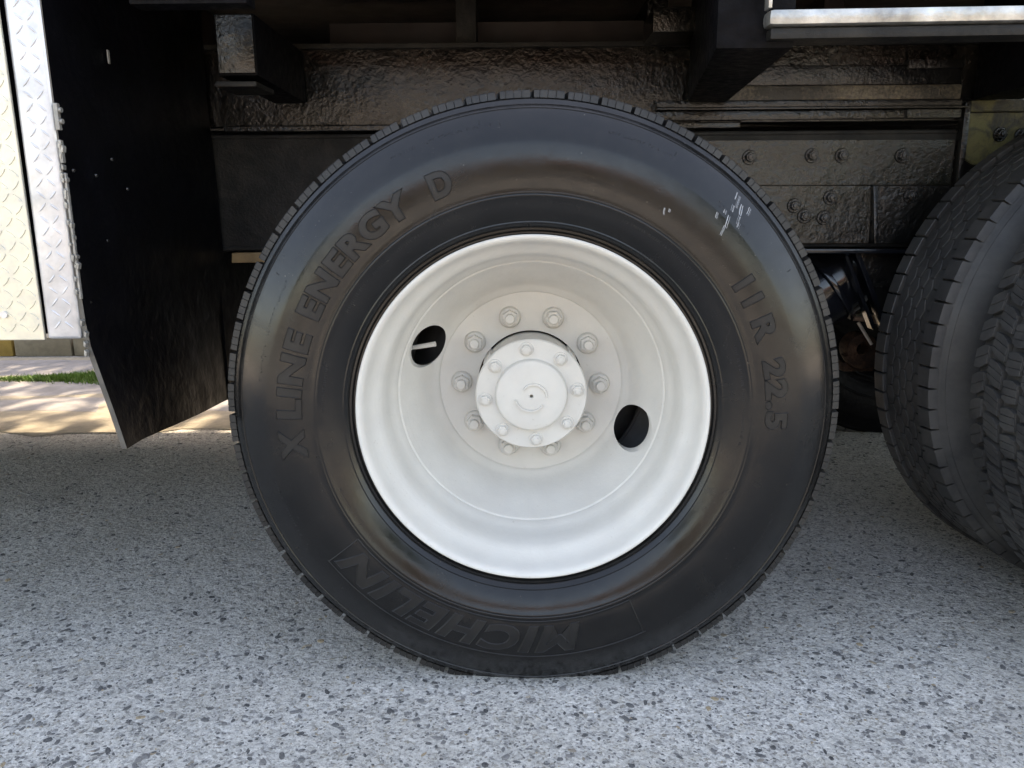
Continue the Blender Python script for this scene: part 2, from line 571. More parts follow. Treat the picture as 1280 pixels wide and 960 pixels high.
def siped(bm, poly, ang, nsl, gap=.0011, **kw):
    """cut a block into slats along direction ang (sipes)"""
    nx, ny = math.cos(ang), math.sin(ang)
    full = kw.pop('full', None)
    if full is not None:
        block(bm, poly, **dict(kw, drop=full))
        kw = dict(kw, depth=full + .001, inset=.0003, base_out=0.0)
    ds = [nx * p[0] + ny * p[1] for p in poly]
    lo, hi = min(ds), max(ds)
    for k in range(nsl):
        a, b = lo + (hi - lo) * k / nsl, lo + (hi - lo) * (k + 1) / nsl
        q = clip(poly, nx, ny, b - (gap / 2 if k < nsl - 1 else 0))
        q = clip(q, -nx, -ny, -(a + (gap / 2 if k else 0)))
        if len(q) >= 3:
            block(bm, q, **kw)

CIRC = 2 * PI * .522
def tread_regional():
    """front pair: close shoulder blocks with fine sipes and notches between pitches"""
    bm = bmesh.new()
    rnd = random.Random(8)
    n = 60
    p = CIRC / n
    for i in range(n):
        s = i * p
        for side in (1, -1):
            f = lambda y: y if side == 1 else 2 * YC - y
            g = rnd.uniform(.0058, .0078)
            P = [(s + g / 2, f(.0185)), (s + p - g / 2, f(.0185)), (s + p - g / 2 + .004, f(.052)), (s + g / 2 + .004, f(.052))]
            if side == -1:
                P.reverse()
            siped(bm, P, 0, 4, .0010, depth=.0120, base_out=.0020, inset=.0014)
            P = [(s + g + .006, f(.058)), (s + p - g + .010, f(.058)), (s + p - g + .004, f(.092)), (s + g, f(.092))]
            if side == -1:
                P.reverse()
            siped(bm, P, .2, 3, .0014)
        P = [(s + .004, .098), (s + p - .002, .098), (s + p - .002, .132), (s + .004, .132)]
        siped(bm, P, -.2, 3, .0014)
    flatten(bm)
    fixn(bm)
    return bm

def tread_lug():
    """rear outer tyre: deep hexagonal siped blocks in herring-bone rows"""
    bm = bmesh.new()
    n = 66
    p = CIRC / n
    g = .0084
    rows = [(.0150, .0500, 1, .15), (.0570, .0920, 0, -.35), (.0990, .1330, 1, .0), (.1400, .1760, 0, -.35), (.1830, .2150, 1, .45)]
    rnd = random.Random(12)
    for k in range(n):
        for (y0, y1, off, sk) in rows:
            c = (k + off * .5) * p + p / 2 + rnd.uniform(-.0006, .0006)
            ym, H = (y0 + y1) / 2, (y1 - y0) / 2
            W = (p - g) / 2
            ch = .30
            P = []
            # convex block: skewed sides, pointed at mid height, clipped corners
            for sx, yy in ((-W, ym - H * .25), (-W + W * ch, ym - H), (W - W * .12, ym - H), (W, ym + H * .25 - H * .4), (W, ym + H * .25), (W - W * ch, ym + H), (-W + W * .12, ym + H), (-W, ym - H * .25 + H * .4)):
                P.append((c + sx + sk * (yy - ym), yy))
            edge = y0 < .02 or y1 > .21
            siped(bm, P, math.atan2(-sk, 1), 2 if edge else 3, .0013, depth=.015, inset=.0014, full=.0024)
    flatten(bm)
    fixn(bm)
    return bm

def tread_worn():
    """rear inner tyre: straight cut shoulder blocks, worn shallow honeycomb in the middle"""
    bm = bmesh.new()
    n = 74
    p = CIRC / n
    for k in range(n):
        s = k * p
        for a, b in ((.0170, .054), (.176, .213)):
            P = [(s + .0020, a), (s + p - .0020, a), (s + p - .0020, b), (s + .0020, b)]
            block(bm, P, depth=.016, base_out=.005, inset=.0016)
    rows = 5
    y0, y1 = .058, .172
    h = (y1 - y0) / rows
    for r in range(rows):
        for k in range(n):
            c = (k + .5 * (r % 2)) * p
            ym = y0 + h * (r + .5)
            w, hh = p - .0034, h + .002
            P = [(c - w / 2, ym - hh * .22), (c, ym - hh / 2), (c + w / 2, ym - hh * .22), (c + w / 2, ym + hh * .22), (c, ym + hh / 2), (c - w / 2, ym + hh * .22)]
            P = clip(P, 0, -1, -y0)
            P = clip(P, 0, 1, y1)
            block(bm, P, depth=.0115, inset=.0006, drop=.0080)
    flatten(bm)
    fixn(bm)
    return bm

# ---- rim and disc of the wheel
def rim_mesh():
    bm = bmesh.new()
    half = [(.2870, .0110), (.2900, .0075), (.2945, .0065), (.2975, .0045), (.2990, .0015), (.2988, -.0010), (.2970, -.0030), (.2945, -.0030), (.2915, -.0012),
            (.2885, .0035), (.2870, .0085), (.2858, .0150), (.2844, .0220), (.2826, .0300), (.2802, .0370),
            (.2765, .0440), (.2715, .0510), (.2668, .0580), (.2638, .0680), (.2618, .0830), (.2600, .1000), (.2590, .1150), (.2540, .1270), (.2490, .1360), (.2470, .1500), (.2470, .1700)]
    outer = [(.2520, .1700), (.2520, .1400), (.2650, .1150), (.2665, .0700), (.2830, .0440), (.2850, .0200)]
    lathe(bm, half + outer, 192, closed=True)
    # inboard half of the rim (behind the disc)
    inb = [(.2470, .1700), (.2480, .185), (.270, .195), (.283, .205), (.285, .226), (.2990, .2310), (.2985, .2340), (.289, .2310), (.288, .212), (.2740, .202), (.252, .191), (.252, .171)]
    lathe(bm, inb, 96, closed=True)
    fixn(bm)
    return bm

def disc_mesh():
    """dished disc with two oval hand holes, cut by a boolean and evaluated once"""
    bm = bmesh.new()
    front = [(.2500, .1420), (.2450, .1450), (.2425, .1500), (.2385, .1600), (.2300, .1760), (.2180, .1980), (.2060, .2220), (.1980, .2370), (.1915, .2450), (.1850, .2485), (.1825, .2510), (.1805, .2545), (.1500, .2545), (.1045, .2545)]
    rear = [(.1045, .2680), (.1500, .2680), (.1850, .2680), (.1950, .2590), (.2060, .2450), (.2220, .2180), (.2400, .1840), (.2500, .1700)]
    lathe(bm, front + rear, 192, closed=True)
    fixn(bm)
    me = bpy.data.meshes.new('disc_tmp')
    bm.to_mesh(me); bm.free()
    o = bpy.data.objects.new('disc_tmp', me)
    COL.objects.link(o)
    cb = bmesh.new()
    for ang in (157.2, -22.3):
        a = math.radians(ang)
        t = bmesh.new()
        n = 48
        lo, hi = [], []
        for k in range(n):
            b = 2 * PI * k / n
            ux, uz = .0275 * math.cos(b), .0445 * math.sin(b)
            lo.append(t.verts.new((ux, .08, uz)))
            hi.append(t.verts.new((ux, .40, uz)))
        for k in range(n):
            j = (k + 1) % n
            t.faces.new((lo[k], lo[j], hi[j], hi[k]))
        t.faces.new(lo); t.faces.new(hi)
        bmesh.ops.recalc_face_normals(t, faces=t.faces[:])
        merge(cb, t, Matrix.Rotation(-a, 4, 'Y') @ Matrix.Translation((.2135, 0, 0)))
    cm = bpy.data.meshes.new('cut_tmp')
    cb.to_mesh(cm); cb.free()
    c = bpy.data.objects.new('cut_tmp', cm)
    COL.objects.link(c)
    md = o.modifiers.new('b', 'BOOLEAN')
    md.operation = 'DIFFERENCE'
    md.solver = 'EXACT'
    md.object = c
    bpy.context.view_layer.update()
    dg = bpy.context.evaluated_depsgraph_get()
    res = bmesh.new()
    em = o.evaluated_get(dg).to_mesh()
    res.from_mesh(em)
    o.evaluated_get(dg).to_mesh_clear()
    for ob, m in ((o, me), (c, cm)):
        bpy.data.objects.remove(ob)
        bpy.data.meshes.remove(m)
    return res

def hexprism(bm, c, af, h, rot=0, chamfer=.0012):
    """hex head with chamfered corners, from c towards -Y"""
    t = bmesh.new()
    r = af / math.sqrt(3)
    rings = []
    for rr, y in ((r, 0), (r, -h + chamfer), (r - chamfer, -h), (0.0001, -h)):
        rings.append([t.verts.new((rr * math.cos(rot + PI / 3 * k), y, rr * math.sin(rot + PI / 3 * k))) for k in range(6)])
    for A, B in zip(rings, rings[1:]):
        for k in range(6):
            t.faces.new((A[k], A[(k + 1) % 6], B[(k + 1) % 6], B[k]))
    bmesh.ops.recalc_face_normals(t, faces=t.faces[:])
    merge(bm, t, Matrix.Translation(c))

def nut_mesh(rot=0.0):
    bm = bmesh.new()
    t = bmesh.new()   # conical washer / flange
    lathe(t, [(0, -.010), (.0150, -.010), (.0185, -.0085), (.0205, -.0050), (.0215, -.0010), (.0215, .001)], 28)
    merge(bm, t)
    hexprism(bm, (0, -.008, 0), .0285, .0175, rot, .002)
    t = bmesh.new()   # stud end
    lathe(t, [(.0095, -.024), (.0095, -.0330), (.0082, -.0350), (.0045, -.0356), (0, -.0352)], 20)
    merge(bm, t)
    fixn(bm)
    return bm

def bolt_mesh(rot=0.0):
    bm = bmesh.new()
    t = bmesh.new()
    lathe(t, [(0, -.0022), (.0120, -.0022), (.0130, -.0010), (.0130, .001)], 24)
    merge(bm, t)
    hexprism(bm, (0, -.002, 0), .0165, .0095, rot, .0015)
    t = bmesh.new()
    lathe(t, [(.0055, -.0110), (.0050, -.0130), (0, -.0138)], 16)
    merge(bm, t)
    fixn(bm)
    return bm

def hub_mesh():
    bm = bmesh.new()
    # hub barrel and cap flange
    prof = [(.1000, .268), (.1000, .2300), (.0985, .2250), (.0985, .1700), (.1000, .1690), (.1025, .1675), (.1045, .1645), (.1045, .1505), (.1022, .1475),
            (.0700, .1470), (.0682, .1462), (.0672, .1435), (.0665, .1375), (.0652, .1355), (.0625, .1343), (.0500, .1327), (.0300, .1314), (.0040, .1308), (.0032, .1320), (.0030, .1460), (0, .1460)]
    lathe(bm, prof, 128)
    # cast lugs bridging hub and cap flange near the top
    for a in (38, 146, 92 + 180):
        t = bmesh.new()
        box(t, -.012, .012, .20, .2675, .094, .1035, .002)
        merge(bm, t, Matrix.Rotation(-(math.radians(a) - PI / 2), 4, 'Y'))
    # cast emblem: two raised opposite arcs
    def arc(a0, a1, R, w, R1=None):
        R1 = R1 or R
        n = 22
        L = []
        for k in range(n + 1):
            u = k / n
            a = math.radians(a0 + (a1 - a0) * u)
            Rr = R + (R1 - R) * u
            ww = w * (0.45 + 0.55 * math.sin(PI * min(1, max(0, u * 1.0))))
            c, s = math.cos(a), math.sin(a)
            L.append([bm.verts.new((q * c, y, q * s)) for q, y in ((Rr + ww, .1320), (Rr + ww * .5, .1268), (Rr - ww * .5, .1268), (Rr - ww, .1320))])
        for A, B in zip(L, L[1:]):
            for i in range(3):
                bm.faces.new((A[i], A[i + 1], B[i + 1], B[i]))
        bm.faces.new(L[0]); bm.faces.new(L[-1])
    arc(140, -5, .0190, .0032, .0290)
    arc(192, 322, .0300, .0030, .0265)
    fixn(bm)
    return bm

def letters(items, parent):
    """raised lettering bent round the sidewall: (text, a_start, a_end, R_in, R_out, height, shear, weight); low dark faces with a raised outline"""
    def text_mesh(text, off, outline):
        cu = bpy.data.curves.new('t', 'FONT')
        cu.body = text
        cu.size = 1.0
        cu.offset = off
        cu.resolution_u = 4
        cu.space_character = 1.14
        if outline:
            cu.fill_mode = 'NONE'
            cu.bevel_depth = .016
            cu.bevel_resolution = 0
        else:
            cu.extrude = 0.5
        ob = bpy.data.objects.new('t', cu)
        COL.objects.link(ob)
        bpy.context.view_layer.update()
        t = bmesh.new()
        t.from_mesh(ob.to_mesh())
        ob.to_mesh_clear()
        bpy.data.objects.remove(ob)
        bpy.data.curves.remove(cu)
        return t
    for text, a0, a1, R0, R1, hgt, shear, off in items:
        t = text_mesh(text, off, False)
        bmesh.ops.delete(t, geom=[f for f in t.faces if f.calc_center_median().z < -0.1], context='FACES')
        x0, x1 = min(v.co.x for v in t.verts), max(v.co.x for v in t.verts)
        y0, y1 = min(v.co.y for v in t.verts), max(v.co.y for v in t.verts)
        for outline in (False, True):
            if outline:
                o2 = text_mesh(text, off, True)
            else:
                o2 = t
            for k in range(1, 9):
                yy = y0 + (y1 - y0) * k / 9
                bmesh.ops.bisect_plane(o2, geom=o2.verts[:] + o2.edges[:] + o2.faces[:], plane_co=(0, yy, 0), plane_no=(0, 1, 0))
            for v in o2.verts:
                fv = (v.co.y - y0) / (y1 - y0)
                fu = (v.co.x - x0) / (x1 - x0) + shear * (fv - .5)
                R = R0 + (R1 - R0) * fv
                a = math.radians(a0 + (a1 - a0) * fu)
                if outline:
                    h = hgt * .3 + hgt * max(-1, min(1, v.co.z / .016))
                else:
                    h = hgt * .75 if v.co.z > .4 else -.003
                v.co = Vector((R * math.cos(a), sw(max(.2861, R)) - h, R * math.sin(a)))
            if outline:
                merge(t, o2)
        flatten(t)
        obj('raised_lettering', t, RUBL, parent, True, 30)

def ridge(bm, pts, w, h):
    """thin raised line on the sidewall through (angle deg, R) points"""
    P = []
    for (a0, r0), (a1, r1) in zip(pts, pts[1:]):
        n = max(1, int(max(abs(a1 - a0) / 1.2, abs(r1 - r0) / .006)))
        for k in range(n):
            P.append((a0 + (a1 - a0) * k / n, r0 + (r1 - r0) * k / n))
    P.append(pts[-1])
    Q = [Vector((r * math.cos(math.radians(a)), 0, r * math.sin(math.radians(a)))) for a, r in P]
    rings = []
    for i, q in enumerate(Q):
        d = (Q[min(i + 1, len(Q) - 1)] - Q[max(i - 1, 0)]).normalized()
        n = Vector((d.z, 0, -d.x))
        row = []
        for off, hh in ((-w / 2, -.001), (-w / 4, h), (w / 4, h), (w / 2, -.001)):
            p = q + n * off
            R = math.hypot(p.x, p.z)
            row.append(bm.verts.new((p.x, sw(R) - hh, p.z)))
        rings.append(row)
    for A, B in zip(rings, rings[1:]):
        for i in range(3):
            bm.faces.new((A[i], A[i + 1], B[i + 1], B[i]))

def lettering(parent):
    H = .0016
    letters([
        ('X', -170.2, -177.4, .3815, .4255, H, 0, .052),
        ('LINE', -180.2, -201.3, .3830, .4245, H, 0, .052),
        ('ENERGY', 154.8, 118.8, .3820, .4235, H, 0, .052),
        ('D', 113.4, 108.3, .3830, .4240, H, 0, .052),
        ('11', 34.2, 28.2, .3830, .4200, H, 0, .052),
        ('R', 24.4, 18.6, .3830, .4200, H, 0, .052),
        ('22.5', 14.2, -2.9, .3830, .4200, H, 0, .052),
        ('MICHELIN', -79.0, -142.0, .3770, .4270, H, .045, .04),
        ], parent)
    bm = bmesh.new()
    # frame round the maker's name
    a0, a1, r0, r1 = -62.9, -144.6, .3690, .4350
    ridge(bm, [(a0, r0), (a1, r0)], .0022, .0016)
    ridge(bm, [(a0, r1), (a1, r1)], .0022, .0016)
    ridge(bm, [(a0, r0), (a0 - .6, r1)], .0022, .0016)
    ridge(bm, [(a1, r0), (a1 + .4, r1)], .0022, .0016)
    flatten(bm)
    obj('raised_frame', bm, RUBL, parent, True, 30)
    bm = bmesh.new()
    # unreadable small moulded characters: short strokes
    rnd = random.Random(4)
    for A0, A1, R, hh in ((118, 96, .4710, .0045), (76, 60, .4700, .0045), (178, 165, .349, .004), (-160, -150, .350, .004), (86, 78, .3505, .004), (150, 132, .349, .0045), (128, 112, .349, .0045), (66, 40, .3495, .0045), (20, -8, .349, .004), (-40, -58, .4440, .005), (50, 41, .4520, .006), (-150, -166, .4500, .004), (172, 150, .4560, .004), (-24, -38, .4455, .004)):
        a = A0
        while a > A1 if A1 < A0 else a < A1:
            st = -.62 if A1 < A0 else .62
            k = rnd.random()
            if k < .82:
                ridge(bm, [(a, R - hh / 2), (a, R + hh / 2)], .0007, .0005)
                if rnd.random() < .6:
                    ridge(bm, [(a, R + hh / 2 * rnd.choice((-1, 1, 0))), (a + st * .55, R + hh / 2 * rnd.choice((-1, 1)))], .0006, .0005)
            a += st
    # four radial wear marks near the shoulder
    for a in (150, 30, -30, 210, 100, 62):
        ridge(bm, [(a, .474), (a, .480)], .002, .0008)
    flatten(bm)
    obj('fine_moulded_marks', bm, RUBL, parent, True, 30, kind='stuff')

def glints():  # pale slivers modelled to stand in for sun glints on the sidewall
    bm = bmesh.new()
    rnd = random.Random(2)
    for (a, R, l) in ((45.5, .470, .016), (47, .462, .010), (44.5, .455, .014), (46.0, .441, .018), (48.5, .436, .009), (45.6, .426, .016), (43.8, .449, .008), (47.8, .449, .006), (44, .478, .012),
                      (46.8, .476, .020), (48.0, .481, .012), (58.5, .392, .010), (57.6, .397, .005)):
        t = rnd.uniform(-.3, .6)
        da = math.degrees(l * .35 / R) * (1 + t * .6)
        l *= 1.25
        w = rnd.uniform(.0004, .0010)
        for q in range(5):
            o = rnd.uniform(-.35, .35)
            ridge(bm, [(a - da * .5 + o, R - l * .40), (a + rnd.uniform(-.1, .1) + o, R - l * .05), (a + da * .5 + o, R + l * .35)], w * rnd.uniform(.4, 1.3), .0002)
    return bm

def stem_mesh():
    bm = bmesh.new()
    cyl(bm, (0, 0, 0), .0042, .050, 'Y', 16, .0050)
    cyl(bm, (0, -.010, 0), .0052, .012, 'Y', 16, bev=.001)
    fixn(bm)
    return bm

rim_bm = rim_mesh()
merge(rim_bm, disc_mesh())
wheel = obj('wheel', rim_bm, PAINT, truck, True, 32)
wheel.location = (0, 0, AX_Z)
wheel['label'] = 'white painted steel wheel with two oval hand holes, front outer wheel'
tyre = obj('tyre', tyre_mesh(), RUB, wheel, True, 35)
tyre['label'] = 'black dressed tyre with raised lettering'
tread = obj('tread', tread_regional(), RUBT, wheel, True, 30)
lettering(wheel)
sc = obj('painted_glints', glints(), GLINT, wheel, kind='stuff')
hub = obj('hub', hub_mesh(), PAINT, wheel, True, 35)
nuts = []
nm0 = None
for k in range(10):
    a = math.radians(36 * k - 1.0)
    if nm0 is None:
        o = obj('wheel_nut', nut_mesh(), PAINT, wheel, True, 30)
        nm0 = o
    else:
        o = link_copy(nm0, wheel)
    o.matrix_local = Matrix.Translation((.137 * math.cos(a), .2545, .137 * math.sin(a))) @ Matrix.Rotation(random.uniform(0, 1), 4, 'Y')
bm0 = None
for k in range(8):
    a = math.radians(45 * k + 6)
    if bm0 is None:
        o = obj('hub_bolt', bolt_mesh(), PAINT, wheel, True, 30)
        bm0 = o
    else:
        o = link_copy(bm0, wheel)
    o.matrix_local = Matrix.Translation((.0865 * math.cos(a), .1470, .0865 * math.sin(a))) @ Matrix.Rotation(random.uniform(0, 1), 4, 'Y')
st = obj('valve_stem', stem_mesh(), PAINT, wheel, True, 30)
st.matrix_local = Matrix.Translation((-.197, .215, .083)) @ Matrix.Rotation(math.radians(-97), 4, 'Z') @ Matrix.Rotation(math.radians(10), 4, 'X') @ Matrix.Translation((0, -.036, 0))

# ---- the other wheels: meshes shared with the first
worn_me = tread_worn()
lug_me = tread_lug()
def spare_wheel(x, y0, flip, treadsrc, tmat, label, hubs, tyre_mat=None, rim_mat=None, yaw=0.0, k=1.0):
    w = wheel.copy()
    COL.objects.link(w)
    w.parent = truck
    w.location = (x, y0, AX_Z)
    spin = Matrix.Rotation(1.25 if flip else .8, 4, 'Y')
    back = spin.inverted()
    piv = Vector((x, .33, AX_Z))
    turn = Matrix.Translation(piv + Vector((0, 0, (k - 1) * AX_Z))) @ Matrix.Rotation(math.radians(yaw), 4, 'Z') @ Matrix.Scale(k, 4) @ Matrix.Translation(-piv)
    w.matrix_local = turn @ Matrix.Translation((x, y0, AX_Z)) @ (Matrix.Rotation(PI, 4, 'Z') if flip else Matrix.Identity(4)) @ spin
    if rim_mat:
        w.data = wheel.data.copy()
        w.data.materials[0] = rim_mat
    w['label'] = label
    t = link_copy(tyre, w, back)
    if tyre_mat:
        t.data = tyre.data.copy()
        t.data.materials[0] = tyre_mat
    t['label'] = 'dull dark grey tyre' if tyre_mat else 'black tyre'
    if isinstance(treadsrc, bpy.types.Object):
        link_copy(treadsrc, w, back)
        tr = None
    else:
        tr = obj('tread', treadsrc, tmat, w, True, 30)
        tr.matrix_local = back
    if hubs:
        link_copy(hub, w, Matrix.Identity(4))
        for ch in list(wheel.children):
            if ch.name.startswith(('wheel_nut', 'hub_bolt')):
                link_copy(ch, w, ch.matrix_local)
    return w, tr
DUAL = .549            # outboard flange of the outer wheel to that of the inner one, wheels back to back
_, tr_worn = spare_wheel(WB, DUAL + .05, True, worn_me, RUBG, 'rear inner wheel with worn straight-cut shoulder blocks', False, RUBG, None, 7.5, 1.025)
_, tr_lug = spare_wheel(WB, .05, False, lug_me, RUBG, 'rear outer wheel with deep siped tread blocks', True, RUBG, None, 7.5, 1.025)
spare_wheel(0, DUAL, True, tr_worn, RUBG, 'front inner wheel behind the white outer wheel', False, None, mat_flat('shade_dark_wheel_paint', (.06, .06, .06), .5))  # inner rim coloured dark to stand in for shade behind the hand holes
for x in (0, WB):  # far wheels coloured black to stand in for underbody shade
    spare_wheel(x, 1.605, False, tr_worn, RUBG, 'far side inner wheel', False, BLACK, BLACK)
    spare_wheel(x, 1.605 + DUAL, True, tr_lug, RUBG, 'far side outer wheel', True, BLACK, BLACK)

# ---- axles
for x in (0, WB):
    bm = bmesh.new()
    cyl(bm, (x, .285, AX_Z), .075, 1.57, 'Y', 32)
    cyl(bm, (x, .95, AX_Z - .02), .17, .26, 'Y', 32, bev=.05)
    fixn(bm)
    obj('axle', bm, CHS, truck, True)
    bm = bmesh.new()
    t = bmesh.new()
    lathe(t, [(.10, .34), (.175, .34), (.18, .36), (.18, .60), (.19, .605), (.19, .63), (.10, .63)], 64)
    merge(bm, t, Matrix.Translation((x, 0, AX_Z)))
    fixn(bm)
    obj('brake_drum', bm, RUST, truck, True)

# ---- frame rails
FY = .68
def rail(y, mat1, mat2):
    bm = bmesh.new()
    s = 1 if y < 1.08 else -1
    box(bm, -4.5, 5.5, min(y, y + s * .008), max(y, y + s * .008), .753, 1.006)
    for z0, z1 in ((.742, .753), (1.006, 1.016)):
        box(bm, -4.5, 5.5, min(y, y + s * .075), max(y, y + s * .075), z0, z1, .003)
    return obj('frame_rail', bm, mat1, truck)
fr = rail(FY, CHS, CH)
rail(1.48, CHS, CH)
# sub-frame above: plain web to the left, stepped flanges to the right
bm = bmesh.new()
box(bm, -4.5, 5.5, FY + .002, FY + .10, 1.034, 1.214, .004)
sub = obj('subframe_rail', bm, CHT, truck, True)
bm = bmesh.new()
box(bm, -4.5, 5.5, 1.39, 1.478, 1.020, 1.214, .004)
obj('subframe_rail', bm, CHT, truck, True)
bm = bmesh.new()
box(bm, -4.5, 5.5, FY - .012, FY + .012, 1.205, 1.2165, .002)
obj('top_flange', bm, CHS, sub)
bm = bmesh.new()
box(bm, -.72, .50, FY - .018, FY + .0015, 1.022, 1.034, .002)
box(bm, .50, .99, FY - .018, FY + .0015, 1.034, 1.040, .002)
obj('edge_strip', bm, CHT, sub)
# stepped angles on the right part
bm = bmesh.new()
P = [(.36, .655, 1.0815), (1.005, .655, 1.0815), (1.005, FY, 1.0815), (.36, FY, 1.0815), (.46, .655, 1.114), (1.005, .655, 1.114), (1.005, FY, 1.114), (.46, FY, 1.114)]
hexa(bm, P, .004)
obj('support_angle', bm, mat_chassis('tan_grimed_paint', (0.04, 0.034, 0.024), (0.22, 0.18, 0.12), 0.3, 1.3, 150), sub, True)
bm = bmesh.new()
box(bm, .30, 1.005, .648, FY, 1.066, 1.0805, .003)
box(bm, .30, 1.02, .640, FY, 1.0605, 1.0650, .001)
obj('support_plate', bm, CH, sub, True)
bm = bmesh.new()
box(bm, .30, .995, .652, FY, 1.038, 1.0590, .004)
obj('support_angle', bm, CHT, sub, True)
bm = bmesh.new()
box(bm, .45, 1.005, .664, FY, 1.115, 1.160, .006)
box(bm, .88, 1.005, .660, FY, 1.150, 1.170, .003)
obj('support_plate', bm, CH, sub, True)

# reinforcement plates with bolts over the frame rail
def plate(name, poly, y, th, mat, parent, bev=.002):
    bm = bmesh.new()
    a = [bm.verts.new((x, y, z)) for x, z in poly]
    b = [bm.verts.new((x, y + th, z)) for x, z in poly]
    n = len(poly)
    bm.faces.new(a)
    bm.faces.new(list(reversed(b)))
    for i in range(n):
        j = (i + 1) % n
        bm.faces.new((a[j], a[i], b[i], b[j]))
    fixn(bm)
    if bev:
        bmesh.ops.bevel(bm, geom=bm.edges[:], offset=bev, segments=2, affect='EDGES')
    return obj(name, bm, mat, parent, True, 30)
GRIM = mat_chassis('greenish_grimed_black_paint', (0.006, 0.006, 0.005), (0.028, 0.027, 0.019), 0.12, 1.0, 85)
hp = plate('bolted_plate', [(.38, .891), (1.012, .889), (1.012, .992), (.38, .994)], FY - .010, .009, GRIM, truck)
lp = plate('hanger_plate', [(.44, .754), (.828, .752), (.822, .887), (.44, .889)], FY - .013, .012, GRIM, truck)
lp2 = plate('hanger_plate', [(.842, .752), (1.000, .748), (1.010, .886), (.834, .887)], FY - .011, .010, CH, truck)
bm = bmesh.new()
hexa(bm, [(.829, .640, .752), (.839, .640, .752), (.839, FY, .752), (.829, FY, .752), (.821, .655, .888), (.831, .655, .888), (.831, FY, .888), (.821, FY, .888)], .002)
obj('rib', bm, CH, lp2, True)
bm = bmesh.new()
box(bm, 1.016, 1.030, .652, FY, .80, 1.075, .003)
obj('cover_strip', bm, CH, truck, True)
op = plate('olive_plate', [(1.032, .950), (1.060, .935), (1.9, .925), (1.9, 1.052), (1.032, 1.052)], FY - .008, .007, OLIVE, truck)
plate('olive_plate', [(1.032, 1.054), (1.9, 1.054), (1.9, 1.085), (1.032, 1.078)], FY - .020, .019, OLIVE, truck)
plate('bolted_plate', [(1.032, .885), (1.9, .870), (1.9, .922), (1.058, .932), (1.032, .946)], FY - .006, .005, CH, truck)
plate('olive_plate', [(.88, 1.0395), (1.004, 1.0395), (1.004, 1.0575), (.88, 1.0575)], .644, .006, GRIM, truck, .001)

def frame_bolt_mesh():
    bm = bmesh.new()
    t = bmesh.new()
    lathe(t, [(0, -.003), (.0155, -.003), (.0175, 0), (.0175, .001)], 20)
    merge(bm, t)
    hexprism(bm, (0, -.002, 0), .021, .011, .3, .002)
    t = bmesh.new()
    lathe(t, [(.0065, -.012), (.0060, -.018), (0, -.019)], 14)
    merge(bm, t)
    fixn(bm)
    return bm
fb = None
for x, z, par, y in ((.527, .955, hp, FY - .010), (.675, .958, hp, FY - .010), (.746, .957, hp, FY - .010), (.888, .956, hp, FY - .010), (.725, .860, lp, FY - .013), (.666, .817, lp, FY - .013), (.713, .813, lp, FY - .013),
                     (.917, .863, lp2, FY - .011), (.640, .842, lp, FY - .013), (1.115, 1.003, op, FY - .008), (1.165, 1.000, op, FY - .008)):
    if fb is None:
        fb = obj('bolt', frame_bolt_mesh(), BOLTM, par, True, 30)
        o = fb
    else:
        o = link_copy(fb, par)
    o.matrix_local = Matrix.Translation((x, y, z)) @ Matrix.Rotation(random.uniform(0, 1), 4, 'Y')

# lip under the frame, spring hanger below it
bm = bmesh.new()
hexa(bm, [(.60, .615, .732), (1.02, .615, .728), (1.02, FY, .728), (.60, FY, .732), (.60, .615, .742), (1.02, .615, .738), (1.02, FY, .7385), (.60, FY, .7415)], .003)
obj('hanger_lip', bm, GLOSSB, truck, True)
hg = plate('spring_hanger', [(.795, .731), (1.06, .729), (1.06, .45), (.93, .44), (.885, .53)], .665, .03, CH, truck, .004)
plate('edge_rib', [(.786, .729), (.798, .729), (.892, .532), (.882, .526)], .640, .03, GLOSSB, hg, .002)
plate('edge_rib', [(.770, .722), (.778, .722), (.862, .545), (.853, .540)], .660, .03, GLOSSB, hg, .002)

# brake chamber: glossy black barrel with clamp rings
bm = bmesh.new()
lathe(bm, [(0, -.12), (.050, -.12), (.070, -.105), (.082, -.07), (.084, -.02), (.084, .05), (.080, .09), (.060, .115), (0, .12)], 40)
fixn(bm)
bc = obj('brake_chamber', bm, GLOSSB, truck, True, 50)
bc.matrix_local = Matrix.Translation((.762, .80, .620)) @ Matrix.Scale(1.18, 4) @ Vector((0, 1, 0)).rotation_difference(Vector((.80, -.10, .60))).to_matrix().to_4x4()
for yy in (-.045, .025, .085):
    bm = bmesh.new()
    lathe(bm, [(.083, yy - .008), (.092, yy - .006), (.094, yy), (.092, yy + .006), (.083, yy + .008)], 40)
    fixn(bm)
    obj('clamp_ring', bm, GLOSSB, bc, True)
# slack adjuster in rusty steel
bm = bmesh.new()
t = bmesh.new()
lathe(t, [(.016, -.02), (.040, -.02), (.043, -.012), (.043, .03), (.016, .03)], 28)
merge(bm, t, Matrix.Translation((.885, .80, .470)))
t = bmesh.new()
lathe(t, [(.020, -.01), (.052, -.012), (.055, 0), (.052, .02), (.020, .02)], 28, math.radians(200), math.radians(350))
merge(bm, t, Matrix.Translation((.890, .79, .470)))
box(bm, .845, .930, .80, .84, .405, .432, .008)
fixn(bm)
sa = obj('slack_adjuster', bm, RUST, truck, True, 40)
bm = bmesh.new()
cyl(bm, (.848, .735, .548), .0042, .068, (.55, -.05, -.83), 10)
obj('clevis_rod', bm, mat_flat('bare_bright_steel', (.75, .62, .5), .35, .6), sa, True)
bm = bmesh.new()
cyl(bm, (.838, .74, .558), .006, .055, (1, 0, -.08), 12)
cyl(bm, (.885, .74, .556), .011, .014, (1, 0, -.08), 12)
obj('clevis_pin', bm, mat_flat('brown_steel', (.35, .22, .15), .4, .5), sa, True)

